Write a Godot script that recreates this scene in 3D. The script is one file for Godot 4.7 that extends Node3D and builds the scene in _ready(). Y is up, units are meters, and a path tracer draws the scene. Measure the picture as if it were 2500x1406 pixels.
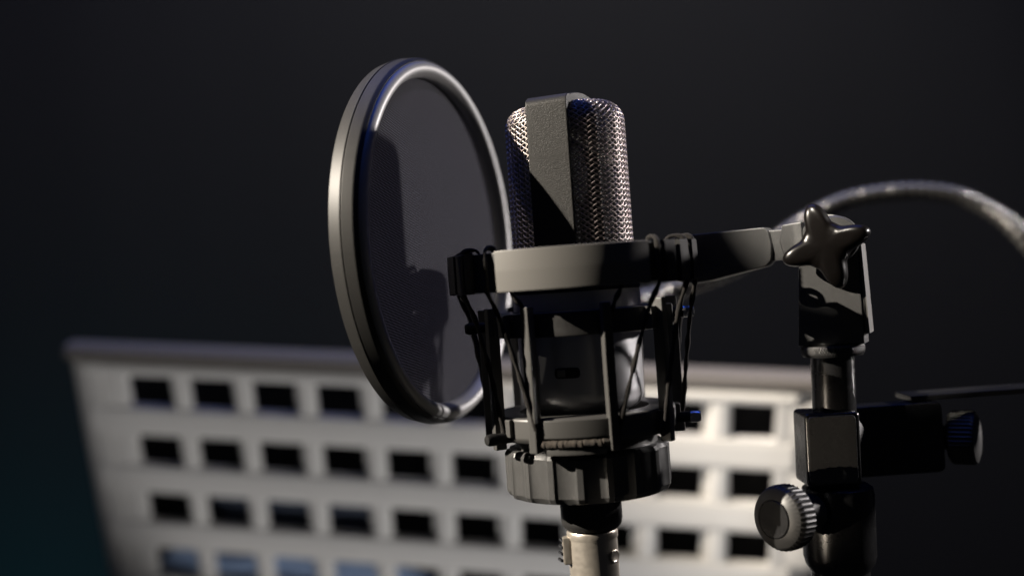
extends Node3D
# A condenser microphone in an elastic shock mount on a stand, with a pop filter beside it, a pale plastic
# crate out of focus behind, all in front of a dark backdrop. Shapes are laid out in millimetres.

const MM := 0.001
var soup := PackedVector3Array()      # triangle soup of the part being built, millimetres
var org := Vector3.ZERO               # millimetre origin of the current thing
var unit := 1.0                       # millimetres per layout unit of the current thing
var M := {}

# ---------------------------------------------------------------- mesh helpers

func put(tris: PackedVector3Array) -> void:
	# adds one closed shape, turned so that its faces look outward (clockwise)
	var mid := Vector3.ZERO
	for p in tris: mid += p
	mid /= maxf(tris.size(), 1)
	var vol := 0.0
	for i in range(0, tris.size(), 3):
		vol += (tris[i + 2] - tris[i]).cross(tris[i + 1] - tris[i]).dot(tris[i] - mid)
	if vol < 0.0:
		for i in range(0, tris.size(), 3):
			var k := tris[i + 1]
			tris[i + 1] = tris[i + 2]
			tris[i + 2] = k
	soup.append_array(tris)

func loft(rings: Array, close_u := true, cap0 := true, cap1 := true, close_v := false) -> void:
	var t := PackedVector3Array()
	var n: int = rings[0].size()
	var last := rings.size() if close_v else rings.size() - 1
	for j in last:
		var a: PackedVector3Array = rings[j]
		var b: PackedVector3Array = rings[(j + 1) % rings.size()]
		for i in (n if close_u else n - 1):
			var k := (i + 1) % n
			t.append_array([a[i], a[k], b[k], a[i], b[k], b[i]])
	for e in 2:
		if (cap0 if e == 0 else cap1) and not close_v:
			var r: PackedVector3Array = rings[0] if e == 0 else rings[-1]
			var c := Vector3.ZERO
			for p in r: c += p
			c /= r.size()
			for i in n:
				var k := (i + 1) % n
				if e == 0: t.append_array([c, r[k], r[i]])
				else: t.append_array([c, r[i], r[k]])
	put(t)

func lathe(prof: Array, segs: int, xf: Transform3D, caps := true, wave := "") -> void:
	# profile of (radius, height) turned round the y axis of xf
	var rings := []
	for p in prof:
		var r := PackedVector3Array()
		for i in segs:
			var a := TAU * i / segs
			var rad: float = p.x
			if wave: rad = waved(wave, p.x, p.y, a)
			r.append(xf * Vector3(sin(a) * rad, p.y, cos(a) * rad))
		rings.append(r)
	loft(rings, true, caps, caps)

func waved(kind: String, r: float, y: float, a: float) -> float:
	if kind == "fluted" and r > 35.0:
		var ph := fposmod(rad_to_deg(a) + 7.0, 20.0)
		return r - 1.5 * pow(sin(PI * ph / 15.5), 0.55) if ph < 15.5 else r
	if kind == "knurled" and r > 14.05: return r - 0.32 * (1.0 - absf(sin(36.0 * a + y * 1.5)) * absf(sin(36.0 * a - y * 1.5)))
	if kind == "ribbed" and r > 13.0 and y > 22.0 and y < 32.5: return r - 0.45 * pow(absf(sin(20.0 * a)), 0.7)
	if kind == "ribbed_small" and r > 11.8 and y < 9.0: return r - 0.5 * pow(absf(sin(20.0 * a)), 0.7)
	return r

func hoop(prof: Array, segs: int, xf: Transform3D) -> void:
	# closed (radius, height) profile turned round y: a ring
	var rings := []
	for i in segs:
		var a := TAU * i / segs
		var r := PackedVector3Array()
		for p in prof: r.append(xf * Vector3(sin(a) * p.x, p.y, cos(a) * p.x))
		rings.append(r)
	loft(rings, true, false, false, true)

func sector(prof: Array, a0: float, a1: float, xf := Transform3D()) -> void:
	# closed (radius, height) profile swept from azimuth a0 to a1 in degrees
	var n := maxi(2, int(absf(a1 - a0) / 2.5))
	var rings := []
	for i in n + 1:
		var a := deg_to_rad(lerpf(a0, a1, float(i) / n))
		var r := PackedVector3Array()
		for p in prof: r.append(xf * Vector3(sin(a) * p.x, p.y, cos(a) * p.x))
		rings.append(r)
	loft(rings)

func rect(r0: float, r1: float, y0: float, y1: float, c := 0.6) -> Array:
	return rounded([Vector2(r0, y0), Vector2(r1, y0), Vector2(r1, y1), Vector2(r0, y1)], c, 2)

func rounded(poly: Array, rad: float, n := 4) -> Array:
	# rounds the corners of a closed outline
	var out := []
	for i in poly.size():
		var p: Vector2 = poly[i]
		var a: Vector2 = (poly[i - 1] - p)
		var b: Vector2 = (poly[(i + 1) % poly.size()] - p)
		var d := minf(rad, 0.45 * minf(a.length(), b.length()))
		var p0 := p + a.normalized() * d
		var p1 := p + b.normalized() * d
		for k in n + 1:
			var t := float(k) / n
			out.append(p0.lerp(p, t).lerp(p.lerp(p1, t), t))
	return out

func inset(poly: Array, d: float) -> Array:
	var area := 0.0
	for i in poly.size(): area += poly[i - 1].cross(poly[i])
	var s := 1.0 if area > 0.0 else -1.0
	var out := []
	for i in poly.size():
		var a: Vector2 = (poly[i] - poly[i - 1]).normalized()
		var b: Vector2 = (poly[(i + 1) % poly.size()] - poly[i]).normalized()
		var na := Vector2(-a.y, a.x) * s
		var nb := Vector2(-b.y, b.x) * s
		var m := (na + nb)
		m = m / maxf(m.length_squared() * 0.5, 0.35)
		out.append(poly[i] + m * d)
	return out

func prism(poly: Array, z0: float, z1: float, bevel: float, xf := Transform3D(), steps := 2) -> void:
	var rings := []
	for e in 2:
		for k in steps + 1:
			var t := float(k) / steps * PI / 2.0
			var f := t if e == 0 else PI / 2.0 - t
			var d := bevel * (1.0 - sin(f))
			var z := z0 + bevel * (1.0 - cos(f)) if e == 0 else z1 - bevel * (1.0 - cos(f))
			var q := inset(poly, d)
			var r := PackedVector3Array()
			for p in q: r.append(xf * Vector3(p.x, p.y, z))
			rings.append(r)
	loft(rings)

func box(c: Vector3, s: Vector3, bevel := 0.5, xf := Transform3D(), corner := -1.0) -> void:
	var h := s / 2.0
	var pl := [Vector2(-h.x, -h.y), Vector2(h.x, -h.y), Vector2(h.x, h.y), Vector2(-h.x, h.y)]
	prism(rounded(pl, bevel if corner < 0.0 else corner, 3 if corner > 1.0 else 2), -h.z, h.z, bevel, xf * Transform3D(Basis(), c))

func curve(points: Array, per := 8) -> PackedVector3Array:
	# Catmull-Rom through the points
	var out := PackedVector3Array()
	for i in points.size() - 1:
		var p0: Vector3 = points[maxi(i - 1, 0)]
		var p3: Vector3 = points[mini(i + 2, points.size() - 1)]
		for k in per: out.append(points[i].cubic_interpolate(points[i + 1], p0, p3, float(k) / per))
	out.append(points[-1])
	return out

func tube(path: PackedVector3Array, radius: float, sides := 8, waves := [], rib := 0.0) -> void:
	# waves: [amplitude, frequency, phase] along the length; rib: pitch of close-wound rings
	var rings := []
	var up := Vector3.UP
	var len := 0.0
	for i in path.size():
		var d := (path[mini(i + 1, path.size() - 1)] - path[maxi(i - 1, 0)]).normalized()
		if i: len += path[i].distance_to(path[i - 1])
		if i == 0 and absf(d.dot(up)) > 0.9: up = Vector3.RIGHT
		up = (up - d * up.dot(d)).normalized()
		var w := d.cross(up)
		var r := radius
		for v in waves: r += v[0] * sin(len * v[1] + v[2])
		if rib > 0.0: r += 1.5 * sqrt(absf(sin(PI * len / rib)))
		var ring := PackedVector3Array()
		for k in sides:
			var a := TAU * k / sides
			ring.append(path[i] + (up * cos(a) + w * sin(a)) * r)
		rings.append(ring)
	loft(rings)

func resample(path: PackedVector3Array, step: float) -> PackedVector3Array:
	var out := PackedVector3Array([path[0]])
	var left := step
	for i in path.size() - 1:
		var a := path[i]
		var L := a.distance_to(path[i + 1])
		while L >= left and L > 0.0:
			a = a.move_toward(path[i + 1], left)
			L = a.distance_to(path[i + 1])
			out.append(a)
			left = step
		left -= L
	return out

func obj(called: String, mat: Material, parent: Node, crease := 38.0) -> MeshInstance3D:
	# commits the soup as one mesh with area-weighted normals that break at sharp edges
	var n := soup.size()
	var fn := PackedVector3Array()
	fn.resize(n / 3)
	var at := {}
	var who := PackedInt32Array()
	who.resize(n)
	var faces := []
	for i in n:
		var key := Vector3i((soup[i] * 2000.0).round())
		var id: int = at.get(key, -1)
		if id < 0:
			id = faces.size()
			at[key] = id
			faces.append(PackedInt32Array())
		who[i] = id
		faces[id].append(i / 3)
	for f in n / 3:
		fn[f] = (soup[f * 3 + 2] - soup[f * 3]).cross(soup[f * 3 + 1] - soup[f * 3])
	var c := cos(deg_to_rad(crease))
	var nor := PackedVector3Array()
	nor.resize(n)
	for i in n:
		var me := fn[i / 3].normalized()
		var sum := Vector3.ZERO
		for f in faces[who[i]]:
			if fn[f].normalized().dot(me) > c: sum += fn[f]
		nor[i] = sum.normalized() if sum.length_squared() > 1e-12 else (me if me.length_squared() > 0.5 else Vector3.UP)
	var pos := PackedVector3Array()
	pos.resize(n)
	for i in n: pos[i] = (soup[i] * unit - org) * MM
	soup = PackedVector3Array()
	return mesh(called, pos, nor, mat, parent)

func mesh(called: String, pos: PackedVector3Array, nor: PackedVector3Array, mat: Material, parent: Node, uv := PackedVector2Array(), index := PackedInt32Array()) -> MeshInstance3D:
	var arr := []
	arr.resize(Mesh.ARRAY_MAX)
	arr[Mesh.ARRAY_VERTEX] = pos
	arr[Mesh.ARRAY_NORMAL] = nor
	if uv.size(): arr[Mesh.ARRAY_TEX_UV] = uv
	if index.size(): arr[Mesh.ARRAY_INDEX] = index
	var am := ArrayMesh.new()
	am.add_surface_from_arrays(Mesh.PRIMITIVE_TRIANGLES, arr)
	var o := MeshInstance3D.new()
	o.name = called
	o.mesh = am
	o.material_override = mat
	parent.add_child(o, true)
	return o

func thing(called: String, label: String, category: String, at_mm: Vector3, turn := Vector3.ZERO) -> Node3D:
	var o := Node3D.new()
	o.name = called
	add_child(o, true)
	o.position = at_mm * MM
	o.rotation_degrees = turn
	o.set_meta("label", label)
	o.set_meta("category", category)
	return o

func axis(dir: Vector3, at: Vector3) -> Transform3D:
	# a frame whose y axis runs along dir
	var y := dir.normalized()
	var x := y.cross(Vector3.UP if absf(y.y) < 0.9 else Vector3.BACK).normalized()
	return Transform3D(Basis(x, y, x.cross(y)), at)

func polar(az: float, r: float, y: float) -> Vector3:
	return Vector3(sin(deg_to_rad(az)) * r, y, cos(deg_to_rad(az)) * r)

# ---------------------------------------------------------------- materials

func noise(freq: float, kind := FastNoiseLite.TYPE_SIMPLEX_SMOOTH, oct := 3, sd := 1, size := 512) -> NoiseTexture2D:
	var f := FastNoiseLite.new()
	f.noise_type = kind
	f.frequency = freq
	f.fractal_octaves = oct
	f.seed = sd
	var t := NoiseTexture2D.new()
	t.width = size
	t.height = size
	t.seamless = true
	t.noise = f
	return t

func ramped(t: NoiseTexture2D, stops: Array, colors: Array) -> NoiseTexture2D:
	var g := Gradient.new()
	g.offsets = PackedFloat32Array(stops)
	g.colors = PackedColorArray(colors)
	t.color_ramp = g
	return t

func lin(r: float, g: float, b: float) -> Color:
	return Color(r, g, b).linear_to_srgb()

func mat(called: String, c: Color, rough: float, metal := 0.0, spec := 0.5) -> StandardMaterial3D:
	var m := StandardMaterial3D.new()
	m.resource_name = called
	m.albedo_color = c
	m.roughness = rough
	m.metallic = metal
	m.metallic_specular = spec
	m.cull_mode = BaseMaterial3D.CULL_DISABLED
	M[called] = m
	return m

func tri(m: StandardMaterial3D, scale: float) -> void:
	m.uv1_triplanar = true
	m.uv1_scale = Vector3.ONE * scale

func relief(m: StandardMaterial3D, t: Texture2D, cm: float) -> void:
	m.heightmap_enabled = true
	m.heightmap_texture = t
	m.heightmap_scale = cm

func make_materials() -> void:
	var grain := noise(0.12, FastNoiseLite.TYPE_SIMPLEX_SMOOTH, 3, 3)
	var specks := ramped(noise(0.09, FastNoiseLite.TYPE_CELLULAR, 1, 8, 1024), [0.0, 0.035, 0.06, 1.0], [Color(1, 1, 1), Color(0.95, 0.94, 0.9), Color(0.24, 0.24, 0.24), Color(0.24, 0.24, 0.24)])
	var smudge := ramped(noise(0.012, FastNoiseLite.TYPE_SIMPLEX_SMOOTH, 4, 5), [0.2, 0.8], [Color(0.75, 0.75, 0.75), Color(1, 1, 1)])
	# black moulded plastic and anodised metal
	var m := mat("plastic", lin(0.02, 0.0197, 0.0195), 0.5)
	tri(m, 25.0)
	m.roughness_texture = smudge
	relief(m, grain, 0.0016)
	m = mat("gloss", lin(0.012, 0.012, 0.0125), 0.3)
	tri(m, 16.0)
	m.roughness_texture = smudge
	m = mat("plate", lin(0.09, 0.084, 0.074), 0.33)
	tri(m, 18.0)
	m.roughness_texture = smudge
	m = mat("star", lin(0.0025, 0.002, 0.0018), 0.28, 0.0, 0.33)
	m = mat("jaw", lin(0.005, 0.005, 0.0055), 0.34)
	m = mat("anodised", lin(0.125, 0.121, 0.114), 0.46, 0.1, 0.3)
	tri(m, 30.0)
	relief(m, grain, 0.0007)
	m = mat("knob", lin(0.062, 0.061, 0.06), 0.42, 0.1)
	tri(m, 22.0)
	relief(m, grain, 0.0006)
	m.roughness_texture = smudge
	m = mat("cradle", lin(0.045, 0.044, 0.042), 0.45)
	tri(m, 25.0)
	relief(m, grain, 0.0008)
	# painted band of the microphone head: fine metallic flake
	m = mat("flake", lin(0.02, 0.0195, 0.0185), 0.45, 0.1, 0.32)
	tri(m, 15.0)
	var fl := noise(0.5, FastNoiseLite.TYPE_VALUE, 1, 4)
	fl.as_normal_map = true
	fl.bump_strength = 5.0
	m.normal_enabled = true
	m.normal_texture = fl
	m.normal_scale = 0.14
	m = mat("wire", lin(0.36, 0.31, 0.29), 0.36, 0.75)
	m = mat("inner_wire", lin(0.16, 0.16, 0.15), 0.5, 0.6)
	m = mat("silver", lin(0.4, 0.4, 0.41), 0.37, 0.7)
	tri(m, 60.0)
	relief(m, grain, 0.0006)
	m = mat("nickel", lin(0.58, 0.53, 0.46), 0.4, 0.8)
	tri(m, 40.0)
	m.roughness_texture = smudge
	relief(m, grain, 0.0008)
	m = mat("chrome", lin(0.62, 0.62, 0.64), 0.22, 1.0)
	m = mat("bend", lin(0.16, 0.156, 0.152), 0.24, 0.8)
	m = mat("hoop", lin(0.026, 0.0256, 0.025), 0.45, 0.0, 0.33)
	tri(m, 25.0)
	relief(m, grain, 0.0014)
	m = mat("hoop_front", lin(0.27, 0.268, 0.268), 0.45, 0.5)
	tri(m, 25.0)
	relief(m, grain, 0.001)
	# nylon of the pop filter: twill threads, a little light passes
	var im := Image.create(256, 256, false, Image.FORMAT_RGB8)
	for y in 256:
		for x in 256:
			var a := 0.5 + 0.5 * sin(TAU * (x + y * 0.5) / 8.0)
			var b := 0.5 + 0.5 * sin(TAU * (y - x * 0.25) / 8.0)
			var v := 0.1 + 0.9 * a * a * (0.3 + 0.7 * b)
			im.set_pixel(x, y, Color(v, v, v))
	var weave := ImageTexture.create_from_image(im)
	m = mat("nylon", lin(0.2, 0.2, 0.235), 0.8, 0.0, 0.15)
	m.albedo_texture = weave
	m.uv1_scale = Vector3(4.0, 4.0, 1.0)
	relief(m, weave, 0.008)
	m.transparency = BaseMaterial3D.TRANSPARENCY_ALPHA
	m.albedo_color.a = 0.98
	m.backlight_enabled = true
	m.backlight = Color(0.45, 0.45, 0.52)
	m = mat("cord", lin(0.011, 0.0095, 0.0085), 0.8, 0.0, 0.3)
	tri(m, 180.0)
	relief(m, noise(0.1, FastNoiseLite.TYPE_CELLULAR, 2, 7), 0.02)
	m.rim_enabled = true
	m.rim = 0.35
	m = mat("cord_worn", lin(0.034, 0.026, 0.019), 0.85)
	tri(m, 180.0)
	relief(m, noise(0.1, FastNoiseLite.TYPE_CELLULAR, 2, 7), 0.03)
	m = mat("rubber", lin(0.012, 0.012, 0.012), 0.7, 0.0, 0.25)
	m = mat("crate", lin(0.63, 0.615, 0.595), 0.55)
	tri(m, 6.0)
	m.roughness_texture = smudge
	m = mat("crate_rim", lin(0.13, 0.118, 0.11), 0.6)
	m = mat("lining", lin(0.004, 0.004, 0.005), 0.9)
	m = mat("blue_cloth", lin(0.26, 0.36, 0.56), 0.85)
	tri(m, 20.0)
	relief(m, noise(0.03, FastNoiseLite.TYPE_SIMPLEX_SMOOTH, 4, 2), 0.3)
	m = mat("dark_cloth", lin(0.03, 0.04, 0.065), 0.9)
	m = mat("backdrop", lin(0.022, 0.0215, 0.0215), 0.95, 0.0, 0.2)
	tri(m, 2.0)
	M.specks = specks
	for k in ["plastic", "knob", "gloss", "hoop", "plate"]:
		# dust: sparse pale specks that lie on the black parts
		var p: StandardMaterial3D = M[k]
		var base := p.albedo_color
		p.albedo_texture = specks
		p.albedo_color = Color(minf(base.r / 0.24, 1.0), minf(base.g / 0.24, 1.0), minf(base.b / 0.24, 1.0))

# ---------------------------------------------------------------- scene

func _ready() -> void:
	camera_and_light()
	make_materials()
	backdrop()
	crate()
	microphone()
	shock_mount()
	stand()
	pop_filter()
	plug()

func camera_and_light() -> void:
	var cam := Camera3D.new()
	cam.name = "camera"
	cam.near = 0.02
	cam.far = 20.0
	cam.position = Vector3(0, 0, 0.49)
	cam.rotation_degrees = Vector3(0, 0, -4.0)
	var at := CameraAttributesPhysical.new()
	at.frustum_focal_length = 47.8
	at.frustum_focus_distance = 0.497
	at.frustum_near = 0.02
	at.frustum_far = 20.0
	at.exposure_aperture = 3.4
	at.exposure_multiplier = 1.0
	cam.attributes = at
	add_child(cam)
	cam.fov = rad_to_deg(2.0 * atan(703.0 / 2800.0))
	cam.current = true
	var e := Environment.new()
	e.background_mode = Environment.BG_COLOR
	e.background_color = lin(0.003, 0.0031, 0.0036)
	e.tonemap_mode = Environment.TONE_MAPPER_LINEAR
	e.tonemap_exposure = 2.5
	e.sdfgi_enabled = true
	e.ssao_enabled = true
	e.ssil_enabled = true
	var w := WorldEnvironment.new()
	w.name = "environment"
	w.environment = e
	add_child(w)
	# warm key from the left: a narrow beam on the microphone
	spot("lamp_left", Vector3(28, 5, -20) + 2600.0 * Vector3(-0.8735, 0.4617, 0.1540), Vector3(28, 5, -20), 11.5, Color(1.0, 0.955, 0.89), 8.5, 0.012)
	# neutral lamp from the right, a little behind
	spot("lamp_right", Vector3(1500, 330, -510), Vector3(0, 0, -40), 1.45, Color(1.0, 0.97, 0.96), 9.5, 0.045)
	# lamp on the basket
	spot("lamp_crate", Vector3(200, -1260, 500), Vector3(-70, -120, -390), 0.41, Color(1.0, 0.99, 0.985), 12.5, 0.02)
	# small high lamp on the arm and the bracket
	spot("lamp_arm", Vector3(-430, 1160, 790), Vector3(132, 66, -8), 4.2, Color(1.0, 0.96, 0.9), 1.75, 0.006, 0.03)
	# small low lamp that catches the clutch knob and the clamp
	spot("lamp_low", Vector3(-1200, -350, 700), Vector3(118, -88, 3), 0.5, Color(1.0, 0.93, 0.84), 1.3, 0.012, 0.3)
	# blue skylight from above
	var top := AreaLight3D.new()
	top.name = "skylight"
	top.area_size = Vector2(1.6, 1.2)
	top.light_color = Color(0.2, 0.42, 1.0)
	top.light_energy = 0.27
	top.shadow_enabled = true
	add_child(top)
	top.look_at_from_position(Vector3(0.0, 1.3, -0.35), Vector3(0, 0, -0.1), Vector3.BACK)
	# dim wash on the backdrop, teal at its lower left
	spot("lamp_backdrop", Vector3(150, 700, -250), Vector3(0, 100, -1000), 0.19, Color(1.0, 0.99, 0.97), 60.0, 0.2)
	spot("lamp_teal", Vector3(-640, -420, -700), Vector3(-560, -330, -1000), 0.02, Color(0.08, 0.75, 0.85), 60.0, 0.1)

func spot(called: String, from: Vector3, to: Vector3, energy: float, c: Color, angle: float, size: float, blend := 0.6) -> void:
	var l := SpotLight3D.new()
	l.name = called
	l.light_color = c
	l.light_energy = energy
	l.spot_angle = angle
	l.spot_angle_attenuation = blend
	l.spot_range = 6.0
	l.spot_attenuation = 2.0
	l.light_size = size
	l.shadow_enabled = true
	add_child(l)
	l.look_at_from_position(from * MM, to * MM)

func backdrop() -> void:
	org = Vector3.ZERO
	var front := []
	for j in 9:
		var r := PackedVector3Array()
		for i in 161:
			var x := -1600.0 + 20.0 * i
			r.append(Vector3(x, -900.0 + 225.0 * j, -1000.0 + 1.5 * sin(x * 0.021 + 0.6 * sin(j * 0.7)) + 0.5 * sin(x * 0.047 + j * 0.3)))
		for i in 161:
			var x := 1600.0 - 20.0 * i
			r.append(Vector3(x, -900.0 + 225.0 * j, -1020.0))
		front.append(r)
	loft(front)
	var o := obj("backdrop", M.backdrop, self)
	o.set_meta("kind", "structure")
	o.set_meta("label", "dark charcoal backdrop behind everything, out of focus")
	o.set_meta("category", "backdrop")

# ---------------------------------------------------------------- crate

func crate() -> void:
	var U := Vector3(51.61, -5.14, 9.96)
	var V := Vector3(1.82, -50.3, -17.31)
	var ex := U.normalized()
	var ez := V.cross(U).normalized()
	var ey := ez.cross(ex)
	var o := thing("plastic_crate", "pale plastic crate with rows of dark rectangular openings, blurred behind the microphone", "crate", Vector3(-295.8, -63.4, -430.0))
	o.basis = Basis(ex, ey, ez)
	org = Vector3.ZERO
	var p := 53.0
	var hw := 18.6      # half an opening
	var hh := 13.2
	var u0 := -1.48 * p
	var u1 := 9.95 * p
	# front wall: bars between the openings, each with rounded edges
	for row in 8:
		var y := -(row - 0.5) * p
		var hgt := p - 2.0 * hh
		var top := y + hgt / 2.0
		if row == 0: top = 0.46 * p
		var bot := y - hgt / 2.0
		box(Vector3((u0 + u1) / 2.0, (top + bot) / 2.0, -3.5), Vector3(u1 - u0 - 40.0, top - bot, 11.0), 5.0)
		obj("crossbar", M.crate, o)
	for row in 7:
		for col in 11:
			var x0 := (col - 1) * p + hw if col > 0 else u0 + 36.0
			var x1 := col * p - hw if col < 10 else u1 - 4.0
			box(Vector3((x0 + x1) / 2.0, -row * p, -3.9), Vector3(x1 - x0, 2.0 * hh + 6.0, 8.0), 3.9)
			obj("upright", M.crate, o)
	# recessed inner frame, seen round the edges of each opening
	for col in 10:
		box(Vector3(col * p + hw + 1.0, -3.2 * p, -10.5), Vector3(11.0, 7.2 * p, 3.0), 1.0)
		obj("inner_rib", M.crate, o)
	# rounded ends and the grey rim along the top
	for s in 2:
		var x := u0 if s == 0 else u1
		var d := 1.0 if s == 0 else -1.0
		var sec := [Vector2(x + d * 37.0, 1.2)]
		for k in 11:
			var a := PI / 2.0 * k / 10.0
			sec.append(Vector2(x + d * (36.0 - 36.0 * sin(a)), -26.8 + 28.0 * cos(a)))
		sec.append_array([Vector2(x, -33.0), Vector2(x + d * 37.0, -33.0)])
		prism(sec, -6.9 * p, 0.45 * p, 0.4, Transform3D(Basis(Vector3.RIGHT, Vector3.BACK, Vector3.UP), Vector3.ZERO))
		obj("rounded_end", M.crate, o)
	var plan := rounded([Vector2(u0 + 5.0, -17.0), Vector2(u1 + 1.0, -17.0), Vector2(u1 + 1.0, 1.8), Vector2(u0 + 5.0, 1.8)], 9.0, 8)
	prism(plan, 0.46 * p, 0.70 * p, 4.5, Transform3D(Basis(Vector3.RIGHT, Vector3.BACK, Vector3.UP), Vector3.ZERO), 4)
	obj("rim", M.crate_rim, o)
	# what lies inside: dark lining
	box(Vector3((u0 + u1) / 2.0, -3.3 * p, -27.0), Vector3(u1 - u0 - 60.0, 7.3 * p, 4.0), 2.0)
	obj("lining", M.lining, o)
	# blue folded cloth low in the crate
	var cloth := Node3D.new()
	cloth.name = "blue_cloth"
	add_child(cloth, true)
	cloth.transform = o.transform
	cloth.set_meta("label", "blurred blue cloth showing through the lowest left openings of the pale crate")
	cloth.set_meta("category", "cloth")
	var rr := []
	for j in 14:
		var t := j / 13.0
		var r := PackedVector3Array()
		for k in 20:
			var a := TAU * k / 20.0
			var wob := 1.0 + 0.10 * sin(3.0 * a + j * 1.3) + 0.06 * sin(7.0 * a + j)
			var endk := sqrt(maxf(0.02, 1.0 - pow(absf(2.0 * t - 1.0), 4.0)))
			r.append(Vector3(lerpf(-34.0, 4.6 * p, t), -3.55 * p + cos(a) * 36.0 * wob * endk + 4.0 * sin(j * 0.9), -15.5 + sin(a) * 9.0 * wob * endk))
		rr.append(r)
	loft(rr)
	obj("folded_cloth", M.blue_cloth, cloth, 60.0)
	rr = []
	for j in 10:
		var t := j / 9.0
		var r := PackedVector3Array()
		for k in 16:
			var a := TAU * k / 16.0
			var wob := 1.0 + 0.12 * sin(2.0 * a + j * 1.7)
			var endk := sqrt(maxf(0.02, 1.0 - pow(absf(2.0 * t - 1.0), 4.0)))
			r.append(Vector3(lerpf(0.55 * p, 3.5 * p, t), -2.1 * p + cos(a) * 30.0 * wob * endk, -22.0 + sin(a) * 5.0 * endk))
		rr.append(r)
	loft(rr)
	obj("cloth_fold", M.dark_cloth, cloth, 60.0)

# ---------------------------------------------------------------- microphone

const HEAD_A := 26.4    # half depth of the head, front to back
const HEAD_B := 19.0    # half thickness of the grille
const SHOULDER := 9.0
const SIDE_H := 72.0    # height of the straight part of the grille, from y = -2

func head_point(table: PackedVector3Array, per: float, q: float, s: float, off: float) -> Array:
	# point and normal of the grille at arc length q round it and s up its profile
	var n := table.size() - 1
	var f := fposmod(q, per) / per * n
	var i := mini(int(f), n - 1)
	var b := table[i].lerp(table[i + 1], f - i)
	var tan := (table[i + 1] - table[i]).normalized()
	var out := Vector3(tan.z, 0, -tan.x)
	if out.dot(b) < 0.0: out = -out
	var y := -2.0 + minf(s, SIDE_H)
	var shrink := 0.0
	var nor := out
	if s > SIDE_H:
		var t := (s - SIDE_H) / SHOULDER
		if t < PI / 2.0:
			y += SHOULDER * sin(t)
			shrink = SHOULDER * (1.0 - cos(t))
			nor = out * cos(t) + Vector3.UP * sin(t)
		else:
			y += SHOULDER
			shrink = SHOULDER + (s - SIDE_H - SHOULDER * PI / 2.0)
			nor = Vector3.UP
	var k := 1.0 + 0.012 * (1.0 - s / 80.0)
	var len := Vector2(b.x, b.z).length()
	var p := b * k * maxf(0.0, 1.0 - shrink / len)
	p.y = y
	return [p + nor * off, nor]

func wire_cloth(called: String, dq: float, ds: float, rad: float, amp: float, step: float, sides: int, inner: float, clip: float, m: Material, parent: Node) -> void:
	var table := PackedVector3Array()
	var per := 0.0
	for i in 241:
		var a := TAU * i / 240.0
		var ca := cos(a)
		var sa := sin(a)
		var p := Vector3(signf(ca) * pow(absf(ca), 0.86) * (HEAD_A - inner), 0, signf(sa) * pow(absf(sa), 0.86) * (HEAD_B - inner))
		table.append(p)
	# even out by arc length
	var cum := PackedFloat32Array([0.0])
	for i in 240: cum.append(cum[i] + table[i].distance_to(table[i + 1]))
	per = cum[240]
	var even := PackedVector3Array()
	var j := 0
	for i in 481:
		var d := per * i / 480.0
		while j < 239 and cum[j + 1] < d: j += 1
		even.append(table[j].lerp(table[j + 1], clampf((d - cum[j]) / maxf(cum[j + 1] - cum[j], 1e-6), 0, 1)))
	var n := int(round(per / dq / 2.0)) * 2
	dq = per / n
	var slope := dq / ds
	var total := SIDE_H + SHOULDER * PI / 2.0 + HEAD_A - SHOULDER - 9.0
	var pos := PackedVector3Array()
	var nor := PackedVector3Array()
	var idx := PackedInt32Array()
	for fam in 2:
		var dir := 1.0 if fam == 0 else -1.0
		for line in n:
			var s := 0.0
			var run := -1
			var sstep := step / sqrt(1.0 + slope * slope)
			var prev := Vector3.INF
			while s < total:
				var q: float = line * dq + dir * slope * s
				# index of the crossing wire of the other family
				var other := (q + dir * slope * s) / dq
				var off := amp * cos(PI * other + PI * (line + fam))
				var h := head_point(even, per, q, s, off - inner * 0.0)
				var p: Vector3 = h[0]
				if absf(p.x) < clip:
					run = -1
					prev = Vector3.INF
				else:
					var h2 := head_point(even, per, q + dir * slope * 0.1, s + 0.1, off)
					var d: Vector3 = (h2[0] - p).normalized()
					var up: Vector3 = h[1]
					up = (up - d * up.dot(d)).normalized()
					var w := d.cross(up)
					var first := pos.size()
					for k in sides:
						var a := TAU * k / sides
						var nn := up * cos(a) + w * sin(a)
						pos.append((p + nn * rad - org) * MM)
						nor.append(nn)
					if run >= 0:
						for k in sides:
							var k2 := (k + 1) % sides
							idx.append_array([run + k, first + k, first + k2, run + k, first + k2, run + k2])
					run = first
				s += sstep
	var o := mesh(called, pos, nor, m, parent, PackedVector2Array(), idx)
	o.set_meta("kind", "stuff")

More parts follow.
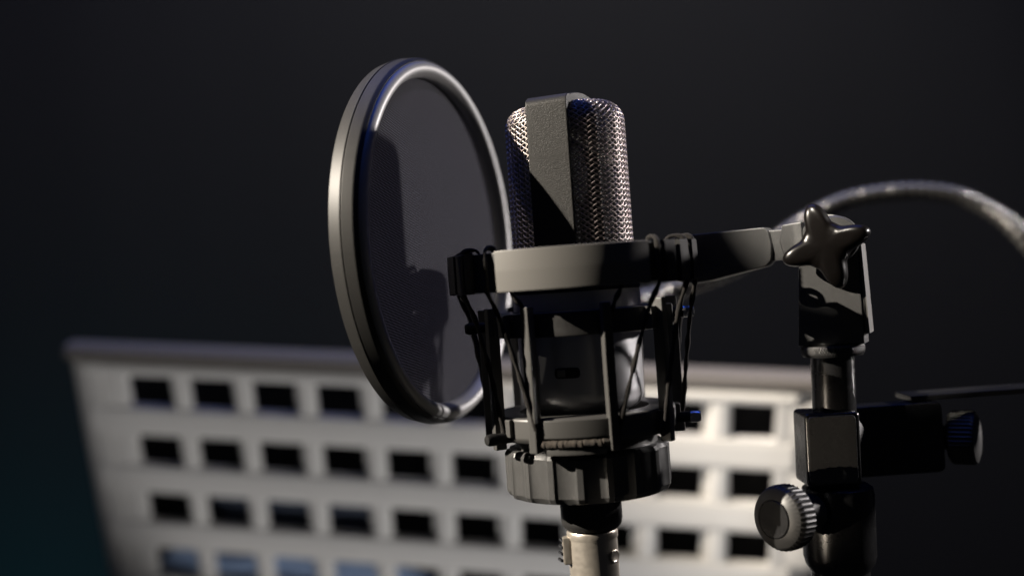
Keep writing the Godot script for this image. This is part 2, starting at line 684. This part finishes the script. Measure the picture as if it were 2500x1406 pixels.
func microphone() -> void:
	org = Vector3(0, -109, 0)
	var o := thing("condenser_microphone", "black and silver condenser microphone with woven wire grille, held in the shock mount", "microphone", Vector3(28.3, -109, -20), Vector3(0, -24, 0))
	# band: a flat strap up one side, over the top and down the other
	var path := []
	var B := 21.8
	for k in 12: path.append([Vector3(0, -3.0 + 80.6 * k / 11.0, B - 0.05 * k * 0.5), Vector3(0, 0, 1)])
	for k in range(1, 8):
		var a := PI / 2.0 * k / 7.0 * 0.92
		path.append([Vector3(0, 77.6 + 4.4 * sin(a), B - 5.2 + 4.9 * cos(a)), Vector3(0, sin(a), cos(a))])
	for k in 9:
		var z := 15.4 - 30.8 * k / 8.0
		path.append([Vector3(0, 84.0 - 0.0085 * z * z, z), Vector3(0, 1, 0)])
	for k in range(7, 0, -1):
		var a := PI / 2.0 * k / 7.0 * 0.92
		path.append([Vector3(0, 77.6 + 4.4 * sin(a), -(B - 5.2 + 4.9 * cos(a))), Vector3(0, sin(a), -cos(a))])
	for k in range(11, -1, -1): path.append([Vector3(0, -3.0 + 80.6 * k / 11.0, -B + 0.05 * k * 0.5), Vector3(0, 0, -1)])
	var rings := []
	var sec := rounded([Vector2(-9.6, 0), Vector2(9.6, 0), Vector2(9.2, -4.6), Vector2(-9.2, -4.6)], 0.7, 3)
	for e in path:
		var r := PackedVector3Array()
		for q in sec:
			var bulge: float = -0.35 * pow(q.x / 9.6, 2.0) if q.y > -1.0 else 0.0
			r.append(e[0] + Vector3(q.x, 0, 0) + e[1] * (q.y + bulge))
		rings.append(r)
	loft(rings)
	obj("head_band", M.flake, o, 30.0)
	# wire grilles
	wire_cloth("wire_mesh", 3.5, 2.4, 0.3, 0.36, 0.62, 5, 0.0, 8.8, M.wire, o)
	wire_cloth("inner_mesh", 1.7, 1.2, 0.16, 0.0, 1.6, 4, 2.6, 8.8, M.inner_wire, o)
	# capsule on its post
	lathe([Vector2(0.1, -5), Vector2(12, -5), Vector2(13, -4), Vector2(13, 4), Vector2(12, 5), Vector2(0.1, 5)], 40, axis(Vector3.RIGHT, Vector3(0, 48, 0)))
	obj("capsule", M.rubber, o)
	lathe([Vector2(4, 0), Vector2(4, 36)], 16, Transform3D(Basis(), Vector3(0, 0, 0)))
	box(Vector3(0, -1.5, 0), Vector3(34, 3, 30), 1.0)
	obj("capsule_post", M.rubber, o)
	# collar and body
	lathe([Vector2(24, -1.6), Vector2(27.2, -1.9), Vector2(28.2, -2.9), Vector2(28.3, -11.0), Vector2(27.7, -11.6)], 96, Transform3D())
	obj("collar", M.silver, o)
	lathe([Vector2(23, -0.8), Vector2(27.8, -1.0), Vector2(28.5, -1.6), Vector2(28.6, -3.1), Vector2(28.2, -3.4)], 96, Transform3D())
	obj("gasket", M.rubber, o)
	lathe([Vector2(27.2, -11.4), Vector2(27.3, -46), Vector2(27.0, -50), Vector2(25.8, -53), Vector2(23.5, -55), Vector2(20, -56), Vector2(14, -92)], 96, Transform3D())
	var body := obj("body", M.silver, o)
	# slide switch on the camera side of the body
	var sw := Transform3D(Basis(Vector3.UP, deg_to_rad(8.0)), Vector3.ZERO)
	box(Vector3(0, -37.5, 27.2), Vector3(11, 4.6, 0.7), 0.3, sw, 1.8)
	obj("switch_slot", M.rubber, o)
	box(Vector3(-2.5, -37.5, 27.6), Vector3(3.4, 3.0, 1.2), 0.3, sw)
	obj("switch", M.anodised, o)
	lathe([Vector2(13.3, -90), Vector2(13.7, -91), Vector2(13.7, -104.5), Vector2(13.2, -106.8), Vector2(11.8, -108.6), Vector2(10.0, -109.0)], 72, Transform3D())
	obj("tail_socket", M.plastic, o)

func plug() -> void:
	org = Vector3(0, -190, 0)
	var o := thing("cable_plug", "worn nickel cable plug pushed into the underside of the microphone", "plug", Vector3(28.0, -190, -20))
	lathe([Vector2(9, -109.2), Vector2(10.9, -109.4), Vector2(11.4, -110.2), Vector2(11.4, -112.6), Vector2(11.0, -113.4), Vector2(11.0, -132), Vector2(11.35, -132.8), Vector2(11.35, -136), Vector2(10.8, -137), Vector2(10.8, -172), Vector2(9, -176)], 80, Transform3D())
	obj("shell", M.nickel, o)
	# latch with finger ridges at the left
	box(polar(-78, 11.9, -117.5), Vector3(4.0, 12.0, 5.0), 0.7, Transform3D(), 1.0)
	var latch := obj("latch", M.nickel, o)
	for k in 4:
		lathe([Vector2(0.1, -2.2), Vector2(0.75, -2.1), Vector2(0.75, 2.1), Vector2(0.1, 2.2)], 10, axis(Vector3(0.3, 0, 1), polar(-80, 13.9 + 0.35 * k, -112.8 - 2.9 * k)))
	obj("ridges", M.chrome, latch)
	# raised oval seal at the right
	lathe([Vector2(3.6, -0.2), Vector2(3.6, 0.5), Vector2(3.0, 0.7), Vector2(2.2, 0.3), Vector2(0.1, 0.25)], 28, axis(polar(52, 1, 0), polar(52, 10.9, -120.5)) * Transform3D(Basis.from_scale(Vector3(1, 1, 0.8)), Vector3.ZERO))
	obj("seal", M.nickel, o)
	tube(curve([Vector3(0, -172, 0), Vector3(0, -185, 0), Vector3(-2, -215, 2), Vector3(-10, -260, 6)], 8), 3.4, 12)
	obj("cable", M.rubber, o)

# ---------------------------------------------------------------- shock mount

func cord_path(a0: float, a1: float, r1: float, y1: float, side := 1.0) -> PackedVector3Array:
	# loops over the outer ring, then runs down to the lower ring
	return curve([polar(a0 - 4 * side, 46.6, -1.0), polar(a0 - 3.4 * side, 46.2, 8.0), polar(a0 - 2 * side, 46.8, 15.6), polar(a0 - 1 * side, 49.5, 17.2), polar(a0, 53.0, 16.4), polar(a0 + 0.5 * side, 54.4, 13.0), polar(a0 + 0.8 * side, 54.4, 4.0), polar(a0 + 0.6 * side, 54.0, -1.5), polar(lerpf(a0, a1, 0.25), lerpf(53.0, r1, 0.3), -14.0), polar(lerpf(a0, a1, 0.65), lerpf(53.0, r1, 0.75), lerpf(-14.0, y1, 0.55)), polar(a1, r1, y1), polar(a1, r1 - 2.0, y1 - 6.0)], 9)

func shock_mount() -> void:
	org = Vector3(0, -92, 0)
	var o := thing("shock_mount", "black shock mount of rings, slim posts and elastic cords round the microphone", "shock mount", Vector3(28.3, -92, -20))
	# outer ring: a thin hoop with raised segments
	hoop(rect(47.5, 52.0, -1.2, 15.0, 0.6), 144, Transform3D())
	var ring := obj("outer_ring", M.plastic, o)
	var segs := [[-37.5, 29.0, "a"], [38.5, 45.0, "b"], [48.5, 55.0, "b"], [59.5, 66.0, "b"], [-73.0, -58.0, "b"], [-96.0, -77.0, "b"], [112.0, 166.0, "b"], [178.0, 248.0, "b"]]
	for s in segs:
		var r1 := 57.0 if s[2] == "a" else 56.4
		sector(rounded([Vector2(51.6, -1.6), Vector2(r1 - 0.3, -1.6), Vector2(r1, 7.0), Vector2(r1 - 0.2, 15.4), Vector2(51.6, 15.4)], 0.6, 2), s[0], s[1])
		obj("ring_segment", M.anodised if s[2] == "a" else (M.rubber if s[0] > 0.0 else M.plastic), ring)
	# groove plate on the left block
	sector(rect(56.2, 57.4, -1.0, 14.8, 0.3), -72.0, -66.0)
	sector(rect(56.2, 57.4, -1.0, 14.8, 0.3), -63.5, -59.0)
	obj("ring_rib", M.cradle, ring)
	# cradle: upper ring, lower ring, posts
	hoop(rect(30.0, 38.5, -21.5, -11.2, 0.7), 120, Transform3D())
	var up := obj("upper_cradle_ring", M.plastic, o)
	for a in [[-75.0, -52.0], [44.0, 58.0], [76.0, 104.0], [150.0, 172.0], [200.0, 230.0]]:
		sector(rect(37.5, 42.0, -21.0, -11.6, 0.6), a[0], a[1])
		obj("clip", M.cradle, up)
	hoop(rounded([Vector2(28.6, -66.0), Vector2(39.0, -66.0), Vector2(40.5, -64.0), Vector2(40.5, -56.0), Vector2(39.6, -55.0), Vector2(28.6, -55.0)], 0.7, 2), 120, Transform3D())
	var low := obj("lower_cradle_ring", M.cradle, o)
	for a in [[-28.5, 11.5], [-75.0, -52.0], [46.0, 62.0], [78.0, 108.0], [150.0, 172.0], [200.0, 230.0]]:
		sector(rect(40.0, 42.4, -63.2, -55.6, 0.6), a[0], a[1])
		obj("clip", M.cradle, low)
	sector(rect(39.0, 42.0, -70.2, -67.6, 0.4), -27.0, 8.0)
	obj("ledge", M.cradle, low)
	var worn := PackedVector3Array()
	for k in 33: worn.append(polar(lerpf(-28.5, 9.0, k / 32.0), 41.6 + 0.2 * sin(k * 2.1), -65.6 + 0.15 * sin(k * 1.3)))
	tube(worn, 1.75, 10, [[0.12, 3.1, 0.0]])
	obj("worn_cord", M.cord_worn, low)
	sector(rect(34.0, 36.0, -74.0, -69.6, 0.3), -20.5, -16.5)
	obj("stub", M.cradle, low)
	for a in [-65.0, -33.0, 12.6, 52.0, 94.0, 138.0, 182.0, 222.0, 264.0]:
		var xf := Transform3D(Basis(Vector3.UP, deg_to_rad(a)), Vector3.ZERO)
		var top := -8.2 if a < 100.0 else -9.0
		prism(rounded([Vector2(-1.9, -69.0), Vector2(1.9, -69.0), Vector2(2.1, -30.0), Vector2(1.8, top), Vector2(-1.8, top), Vector2(-2.1, -30.0)], 0.7, 2), 39.5, 44.6, 0.5, xf)
		obj("post", M.cradle, o)
	# rubber-tipped pins through the clips
	for p in [[84.0, -15.5], [-76.0, -16.5], [80.0, -61.5], [-58.0, -63.5]]:
		var d := polar(p[0], 1.0, 0)
		lathe([Vector2(1.6, 38), Vector2(2.4, 39), Vector2(2.4, 47)], 18, axis(d, Vector3(0, p[1], 0)))
		var pin := obj("pin", M.rubber, o)
		lathe([Vector2(2.5, 46.5), Vector2(2.6, 47), Vector2(2.6, 50), Vector2(2.0, 51.2), Vector2(0.1, 51.4)], 18, axis(d, Vector3(0, p[1], 0)))
		obj("pin_cap", M.chrome if p[0] > 0.0 else M.rubber, pin)
	# elastic cords
	var k := 0
	for c in [[-64.5, -58.0, 43.0, -58.0], [-46.0, -31.0, 43.5, -60.0], [36.5, 15.5, 43.5, -60.0], [57.0, 46.5, 43.8, -60.0], [69.5, 90.0, 44.0, -58.0], [108.0, 100.0, 43.5, -58.0], [172.0, 160.0, 43.0, -58.0], [173.5, 188.0, 43.0, -58.0], [-107.0, -98.0, 43.0, -58.0], [-101.0, -118.0, 43.0, -58.0]]:
		var ph := 1.7 * k
		var path := resample(cord_path(c[0], c[1], c[2], c[3], 1.0 if k % 2 else -1.0), 0.8)
		tube(path, 1.0, 9, [[0.2, 0.62, ph], [0.13, 0.27, 2.0 * ph], [0.06, 2.9, 0.0]])
		obj("elastic_cord", M.cord, o, 60.0)
		k += 1
	for c in [[19.0, 49.0, 17.0, 39.5], [-36.0, 49.0, -33.0, 39.6]]:
		tube(resample(curve([polar(c[0], c[1], 3.0), polar(c[0], c[1] - 1.0, -3.0), polar(lerpf(c[0], c[2], 0.6), lerpf(c[1], c[3], 0.55), -8.0), polar(c[2], c[3], -14.0)], 8), 0.7), 1.0, 9, [[0.28, 0.8, 0.0]])
		obj("elastic_cord", M.cord, o, 60.0)
	# threaded clamp nut with fluted grip
	lathe([Vector2(28.0, -66.0), Vector2(31.5, -66.5), Vector2(31.5, -72.5), Vector2(28, -73)], 96, Transform3D())
	obj("neck", M.cradle, o)
	lathe([Vector2(26, -71.0), Vector2(33.4, -70.8), Vector2(35.6, -71.4), Vector2(36.6, -73.0), Vector2(36.6, -89.4), Vector2(35.4, -91.4), Vector2(33.6, -92.0), Vector2(13.0, -92.0)], 360, Transform3D(), true, "fluted")
	obj("fluted_nut", M.knob, o, 24.0)
	# arm from the ring to the swivel, turned a little to the left
	var sw := Transform3D(Basis(Vector3.UP, deg_to_rad(-24.0)).scaled(Vector3.ONE * 0.975), Vector3(109.0, 0, 3.0))
	var arm := rounded([Vector2(-58.0, -3.8), Vector2(-50.0, -3.2), Vector2(-23.4, 1.8), Vector2(-21.0, 4.4), Vector2(-20.2, 11.0), Vector2(-21.2, 17.2), Vector2(-22.8, 19.6), Vector2(-66.0, 18.8), Vector2(-70.0, 16.0), Vector2(-70.0, -1.5)], 0.8, 2)
	prism(arm, -6.0, 8.0, 0.8, sw)
	obj("arm", M.knob, o)
	box(Vector3(-18.0, 11.0, 0.0), Vector3(9, 14.0, 8.0), 0.6, sw)
	prism(rounded([Vector2(-14.6, 5.0), Vector2(-16.4, 12.2), Vector2(-14.8, 19.8), Vector2(-6.0, 20.6), Vector2(-6.0, 4.0)], 0.6, 2), -6.0, 9.2, 0.8, sw)
	obj("hinge_tongue", M.knob, o)
	# swivel bracket with its star-shaped hand screw
	var br := [Vector2(-11.4, -35.3), Vector2(17.6, -35.3), Vector2(17.4, 8.0)]
	for k2 in 15:
		var a := PI * k2 / 14.0
		br.append(Vector2(4.6 + 13.0 * cos(a), 9.5 + 13.5 * sin(a)))
	br.append(Vector2(-8.6, 4.0))
	prism(br, -8.0, 8.0, 0.7, sw)
	var bracket := obj("swivel_bracket", M.knob, o)
	prism(rounded([Vector2(18.0, -31.0), Vector2(20.0, -31.0), Vector2(18.9, 9.0), Vector2(17.6, 9.0)], 0.3, 2), -8.0, 6.6, 0.3, sw)
	obj("side_plate", M.anodised, bracket)
	lathe([Vector2(10.4, 7.6), Vector2(10.4, 12.0), Vector2(9.6, 13.0), Vector2(6.0, 13.2), Vector2(6.0, 17.0)], 48, sw * axis(Vector3.BACK, Vector3(8.4, 11.6, 0)))
	obj("boss", M.plastic, bracket)
	var star := []
	for i in 96:
		var a := TAU * i / 96.0
		var w := 0.5 + 0.5 * cos(4.0 * (a - deg_to_rad(16.0)))
		var r := 10.6 + 9.0 * pow(w, 1.8)
		star.append(Vector2(cos(a), sin(a)) * r)
	var sr := []
	for e in [[1.4, 15.0], [0.6, 15.5], [0.1, 16.8], [0.0, 19.0], [0.1, 21.2], [0.6, 22.8], [1.4, 23.9], [2.6, 24.7], [4.6, 25.3], [7.5, 25.6]]:
		var r := PackedVector3Array()
		for q in star:
			var l: float = q.length()
			var keep: float = l - e[0] * (0.55 + 0.45 * l / 19.0)
			r.append(sw * (Vector3(5.6, 8.8, 0) + Vector3(q.x / l * keep, q.y / l * keep, e[1])))
		sr.append(r)
	loft(sr)
	obj("star_screw", M.star, o, 60.0)
	# knurled lock ring under the bracket
	lathe([Vector2(10, -35.6), Vector2(13.4, -35.8), Vector2(14.1, -36.6), Vector2(14.2, -37.6), Vector2(14.2, -38.6), Vector2(14.1, -39.4), Vector2(13.2, -40.6), Vector2(10, -40.8)], 400, Transform3D(Basis.from_scale(Vector3.ONE * 0.975), Vector3(111.2, 0, 4.0)), true, "knurled")
	obj("knurled_ring", M.plastic, o, 20.0)

# ---------------------------------------------------------------- stand

func stand() -> void:
	org = Vector3.ZERO
	var o := thing("microphone_stand", "black tube microphone stand with a ribbed clutch knob, under the shock mount bracket", "stand", Vector3(131.4, -292.5, -17), Vector3(0, 0, -1.8))
	unit = 0.975
	lathe([Vector2(9.7, 160.0), Vector2(9.7, 260.0), Vector2(8.9, 261.6)], 64, Transform3D())
	obj("upper_tube", M.gloss, o)
	lathe([Vector2(13.0, -30.0), Vector2(13.0, 166.0)], 64, Transform3D())
	obj("lower_tube", M.gloss, o)
	lathe([Vector2(10.2, 201.4), Vector2(13.6, 201.2), Vector2(15.6, 199.8), Vector2(16.2, 197.0), Vector2(16.2, 169.0), Vector2(15.2, 165.4), Vector2(13.2, 162.4), Vector2(12.8, 162.0)], 80, Transform3D())
	obj("clutch_sleeve", M.gloss, o)
	# clutch knob, pointing to the left and towards the front
	var d := Vector3(-0.80, 0.02, 0.60)
	var xf := axis(d, Vector3(0.5, 191.0, 0.5) + d.normalized() * 9.0)
	lathe([Vector2(8, 10), Vector2(8.5, 23.6), Vector2(13.2, 24.0), Vector2(14.2, 25.0), Vector2(14.4, 31.0), Vector2(14.0, 32.2), Vector2(12.8, 33.8), Vector2(10.6, 35.2), Vector2(8.6, 35.9), Vector2(8.3, 35.3), Vector2(0.1, 35.2)], 240, xf, true, "ribbed")
	var knob := obj("clutch_knob", M.plastic, o, 30.0)
	lathe([Vector2(8.2, 34.8), Vector2(8.2, 35.9), Vector2(7.8, 36.3), Vector2(0.1, 36.4)], 48, xf)
	obj("knob_cap", M.gloss, knob)
	unit = 1.0

# ---------------------------------------------------------------- pop filter

func pop_filter() -> void:
	var c := Vector3(-36.6, 24.6, -53.0)
	org = Vector3.ZERO
	var o := thing("pop_filter", "round black nylon pop filter on a hoop, its ribbed gooseneck clamped to the stand", "pop filter", Vector3.ZERO)
	var th := deg_to_rad(21.0)
	var n := Vector3(cos(th), 0, sin(th))
	var xf := axis(n, c)
	var back := rounded([Vector2(77.0, -6.6), Vector2(84.6, -6.6), Vector2(86.0, -0.5), Vector2(85.2, -0.25), Vector2(85.8, 0.0), Vector2(85.4, 5.2), Vector2(83.9, 7.0), Vector2(79.0, 5.0), Vector2(77.0, 0.0)], 0.5, 2)
	hoop(back, 200, xf)
	obj("outer_hoop", M.hoop, o)
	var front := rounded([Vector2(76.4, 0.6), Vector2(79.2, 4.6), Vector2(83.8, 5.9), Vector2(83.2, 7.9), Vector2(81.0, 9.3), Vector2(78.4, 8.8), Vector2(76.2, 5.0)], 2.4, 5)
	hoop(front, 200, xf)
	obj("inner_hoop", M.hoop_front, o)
	# nylon: a stretched sheet with planar coordinates
	var pos := PackedVector3Array()
	var nor := PackedVector3Array()
	var uv := PackedVector2Array()
	var idx := PackedInt32Array()
	for i in 13:
		for j in 96:
			var a := TAU * j / 96.0
			var r := 77.4 * i / 12.0
			pos.append(xf * Vector3(sin(a) * r, 2.2, cos(a) * r) * MM)
			nor.append(n)
			uv.append(Vector2(sin(a) * r, cos(a) * r) / 160.0 + Vector2(0.5, 0.5))
			if i:
				var p := (i - 1) * 96
				var q := i * 96
				var k := (j + 1) % 96
				idx.append_array([p + j, q + k, q + j, p + j, p + k, q + k])
	mesh("nylon_screen", pos, nor, M.nylon, o, uv, idx)
	# gooseneck of close-wound rings
	var g := [Vector3(-1.5, 0.8, -130.0), Vector3(17.3, -8.4, -135.9), Vector3(48.0, -13.1, -160.1), Vector3(84.2, -10.5, -187.1), Vector3(110.2, -4.5, -195.8), Vector3(145.5, 6.9, -208.6), Vector3(179.4, 25.5, -229.1), Vector3(211.7, 39.2, -239.8), Vector3(239.3, 43.6, -243.4), Vector3(266.2, 43.5, -245.1), Vector3(292.2, 38.0, -245.1), Vector3(314.2, 24.5, -243.4), Vector3(327.3, 8.7, -239.8), Vector3(361.8, -36.3, -242.1), Vector3(354.9, -73.0, -194.0), Vector3(310.8, -83.3, -120.0), Vector3(267.8, -75.8, -75.0)]
	var path := resample(curve(g, 14), 0.383)
	tube(path, 4.4, 18, [], 6.4)
	obj("gooseneck", M.bend, o, 70.0)
	box(Vector3(46.0, -6.0, -128.0), Vector3(12, 12, 12), 1.5)
	obj("hoop_socket", M.plastic, o)
	# clamp on the stand
	unit = 0.975
	org = Vector3(0, 0, -12.25)
	var lean := Transform3D(Basis(Vector3.BACK, deg_to_rad(-1.6)), Vector3(137.3, -81.4, 0))
	prism(rounded([Vector2(-12.2, -16.4), Vector2(12.2, -16.4), Vector2(12.2, 16.4), Vector2(-12.2, 16.4)], 2.2, 4), -40.0, -17.4, 1.6, lean, 3)
	var clamp := obj("clamp_body", M.gloss, o)
	box(Vector3(-0.6, 0.2, -16.9), Vector3(21.5, 30.0, 1.6), 0.7, lean, 2.4)
	obj("clamp_plate", M.plate, clamp)
	lathe([Vector2(6, 0), Vector2(10.0, 0.4), Vector2(10.6, 1.6), Vector2(10.4, 5.0), Vector2(8.6, 6.6), Vector2(0.1, 7.2)], 48, axis(Vector3(0.75, 0, 0.6), Vector3(148.0, -80.5, -38)))
	obj("clamp_screw_end", M.plastic, clamp)
	box(Vector3(173.0, -84.2, -58.0), Vector3(52.0, 33.5, 14.0), 1.4, Transform3D(), 3.5)
	obj("clamp_jaw", M.jaw, clamp)
	lathe([Vector2(6, -14), Vector2(6, -3), Vector2(11.6, -2.6), Vector2(12.8, -1.0), Vector2(13.0, 8.0), Vector2(12.0, 9.6), Vector2(9.0, 10.6), Vector2(0.1, 10.8)], 240, axis(Vector3(0.86, 0, 0.5), Vector3(208.0, -86.5, -61)), true, "ribbed_small")
	obj("clamp_knob", M.plastic, clamp, 30.0)
	box(Vector3(250.0, -65.6, -64.0), Vector3(130.0, 2.6, 22.0), 0.5)
	obj("flat_bar", M.jaw, clamp)
	unit = 1.0
